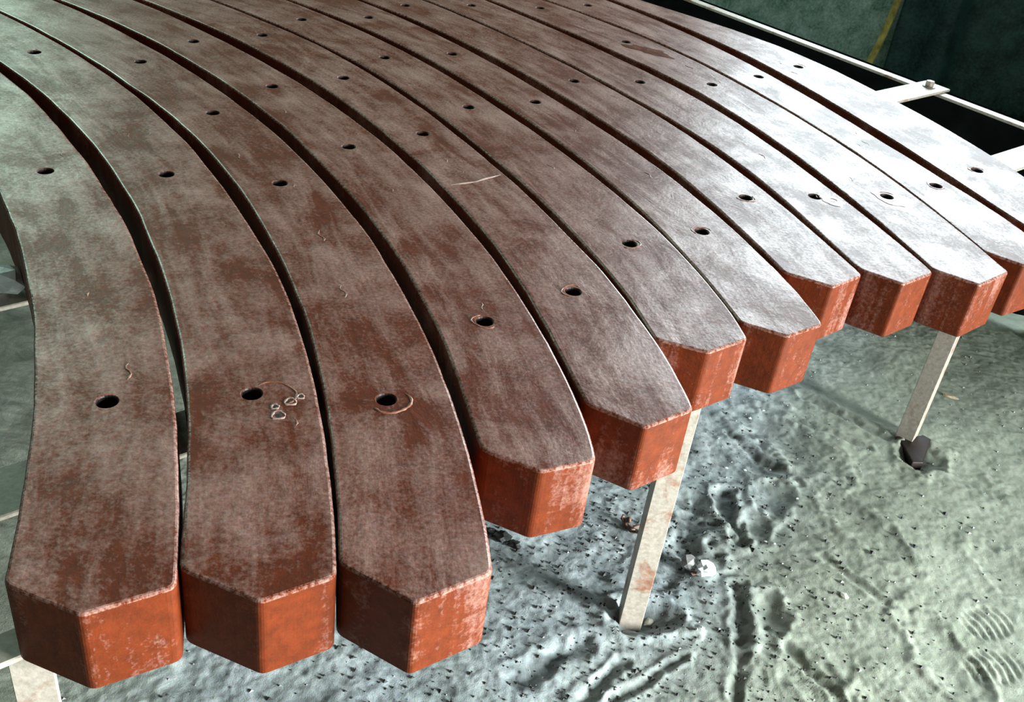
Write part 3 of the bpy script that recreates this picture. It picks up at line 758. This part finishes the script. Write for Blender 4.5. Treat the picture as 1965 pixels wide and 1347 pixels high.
# ------------------------------------------------------------------ small things on the floor and rack
def lump(name, x, y, size, mat, seed, flat=0.6, sub=2, z=None, jag=0.3, rot=0, stretch=1.0):
    r0 = random.Random(seed)
    bm = bmesh.new(); bmesh.ops.create_icosphere(bm, subdivisions=sub, radius=size)
    for v in bm.verts:
        k = 1 + r0.uniform(-jag, jag)
        v.co = Vector((v.co.x*k*stretch, v.co.y*k, v.co.z*k*flat))
    bmesh.ops.rotate(bm, verts=bm.verts, cent=(0, 0, 0), matrix=Matrix.Rotation(rot, 3, 'Z'))
    lo = min(v.co.z for v in bm.verts)
    me = bpy.data.meshes.new(name); bm.to_mesh(me); bm.free()
    o = link(name, me, mat); o.location = (x, y, (floor_z(x, y) if z is None else z) - lo - size*0.12)
    return o
tag(lump('foil_scrap', 0.452, 1.520, 0.0165, M_FOIL, 1, 0.8, 2, jag=0.42, stretch=1.1), 'crumpled shiny white foil scrap right of the near leg', 'scrap')
tag(lump('stone', 0.420, 1.536, 0.0165, M_STONE, 2, 1.0, 2, jag=0.12, z=floor_z(0.42, 1.536)+0.004), 'grey stone touching the crumpled white foil', 'stone')
tag(lump('rusty_crumb', 0.432, 1.519, 0.0075, M_RUSTSTONE, 3, 0.7, 1), 'small rusty crumb between grey stone and white foil', 'crumb')
tag(lump('white_chip', 0.739, 1.508, 0.0085, M_CHIP, 4, 0.5, 1, rot=2.1, stretch=1.3), 'cream chip alone on the smooth trodden floor', 'chip')
tag(lump('white_chip', 0.340, 1.395, 0.008, M_CHIP, 14, 0.5, 1, rot=0.8, stretch=1.6), 'pale sliver in the hollow right of the near leg', 'chip')
tag(lump('straw', 1.190, 2.322, 0.007, M_DRYLEAF, 5, 0.5, 2, rot=-0.4, stretch=3.2), 'pale straw stub on the floor just right of the far leg', 'straw')
tag(lump('straw', 0.735, 2.60, 0.006, M_DRYLEAF, 15, 0.4, 2, rot=0.1, stretch=3.0), 'small pale straw on the floor under the ninth beam end', 'straw')
tag(lump('plastic_scrap', -0.782, 1.285, 0.026, M_FOIL, 6, 0.7, 2, z=ZB, jag=0.45, stretch=1.3), 'crumpled clear plastic scrap on the cross bar left of the first beam', 'scrap')
# twisted rusty scrap behind the near leg
bm = bmesh.new(); fz = floor_z(0.30, 1.635)
for q in range(3):
    pts = [Vector((0.292+0.010*math.cos(t*1.1+q*2)+0.004*t, 1.638+0.016*math.sin(t*0.9+q)-0.003*t, fz+0.010+0.008*math.sin(t*1.4+q*1.7))) for t in range(8)]
    prev_ = None
    for k, p in enumerate(pts):
        t = (pts[min(k+1, 7)]-pts[max(k-1, 0)]).normalized(); a_ = t.cross(Vector((0, 0, 1))).normalized(); b_ = t.cross(a_)
        ring = [bm.verts.new(p + a_*0.0042*math.cos(j*1.0472) + b_*0.003*math.sin(j*1.0472)) for j in range(6)]
        if prev_:
            for j in range(6): bm.faces.new((prev_[j], ring[j], ring[(j+1) % 6], prev_[(j+1) % 6]))
        else: bm.faces.new(ring[::-1])
        prev_ = ring
    bm.faces.new(prev_)
tag(bm_obj('rusty_scrap', bm, M_RUSTSTONE, None, True), 'twisted rusty metal scrap on the floor behind the near leg', 'scrap')
# charcoal pieces at the foot of the fourth beam
for x, y, q, lab in ((0.035, 1.548, 0.013, 'largest black charcoal piece on the floor below the fourth beam point'),
                     (0.062, 1.534, 0.011, 'black charcoal piece nearest the shadow of the leg, below the fourth beam point'),
                     (0.008, 1.562, 0.008, 'smallest black charcoal piece, half hidden by the third beam, below the fourth')):
    tag(lump('charcoal_piece', x, y, q, M_CHAR, int(x*1e4)+20, 0.6, 2, jag=0.35, stretch=1.3), lab, 'charcoal', 'charcoal below the fourth beam')
# bright flakes
for k, (x, y, q, lab) in enumerate(((0.582, 1.885, 0.0035, 'bright white flake on sooty ground, farthest right of the pair behind the foil scrap'),
                               (0.539, 1.889, 0.0035, 'bright white flake on sooty ground, left one of the pair behind the foil scrap'),
                               (0.600, 1.651, 0.0032, 'bright white flake at the far rim of the heel hollow, right of the foil scrap'),
                               (0.618, 1.645, 0.0026, 'tiny white flake just right of the one at the heel hollow rim'),
                               (0.690, 1.80, 0.0026, 'lone tiny white flake midway between the near and far legs'),
                               (0.62, 2.10, 0.0045, 'bright white flake on the floor under the seventh beam point'),
                               (0.66, 2.14, 0.0032, 'small white flake just behind the one under the seventh beam point'))):
    tag(lump('bright_flake', x, y, q, M_FOIL, 40+k, 0.5, 1, jag=0.3, stretch=1.4), lab, 'flake', 'bright flakes on the floor')
# loose crumbs: charcoal and grit trodden about, one object each
def crumbs(name, count, mat, sizes, region, seed, label, cat):
    r0 = random.Random(seed); V = []; F = []
    P = [region(r0) for _ in range(count)]
    Z = ground(np.array([[p[0] for p in P]]), np.array([[p[1] for p in P]]))[0][0]
    for (x, y), z in zip(P, Z):
        s = r0.uniform(*sizes)*(r0.random()**1.5*1.4+0.5); b0 = len(V)
        for dx, dy, dz in ((1, 0, 0), (-0.5, 0.87, 0), (-0.5, -0.87, 0), (0, 0, 0.9), (0.2, 0.1, -0.6)):
            V.append((x+s*dx*r0.uniform(.6, 1.3), y+s*dy*r0.uniform(.6, 1.3), z+s*0.25+s*dz*r0.uniform(.5, 1)))
        F += [(b0, b0+1, b0+3), (b0+1, b0+2, b0+3), (b0+2, b0, b0+3), (b0+1, b0, b0+4), (b0+2, b0+1, b0+4), (b0, b0+2, b0+4)]
    me = bpy.data.meshes.new(name); me.from_pydata(V, [], F); me.update()
    o = link(name, me, mat, fl); o['kind'] = 'stuff'; o['label'] = label; return o
def near_table(r):
    while True:
        x = r.gauss(0.25, 0.32); y = r.gauss(1.5, 0.35)
        if -0.9 < x < 1.4 and 0.9 < y < 2.6: return x, y
crumbs('charcoal_crumbs', 2600, M_CHAR, (0.0015, 0.0042), near_table, 5, 'black charcoal crumbs scattered over the ashy floor below the beam points', 'crumbs')
crumbs('grey_grit', 1500, M_STONE, (0.001, 0.003), lambda r: (r.uniform(-0.7, 1.5), r.uniform(1.0, 2.7)), 6, 'fine grey grit scattered over the dusty floor', 'grit')
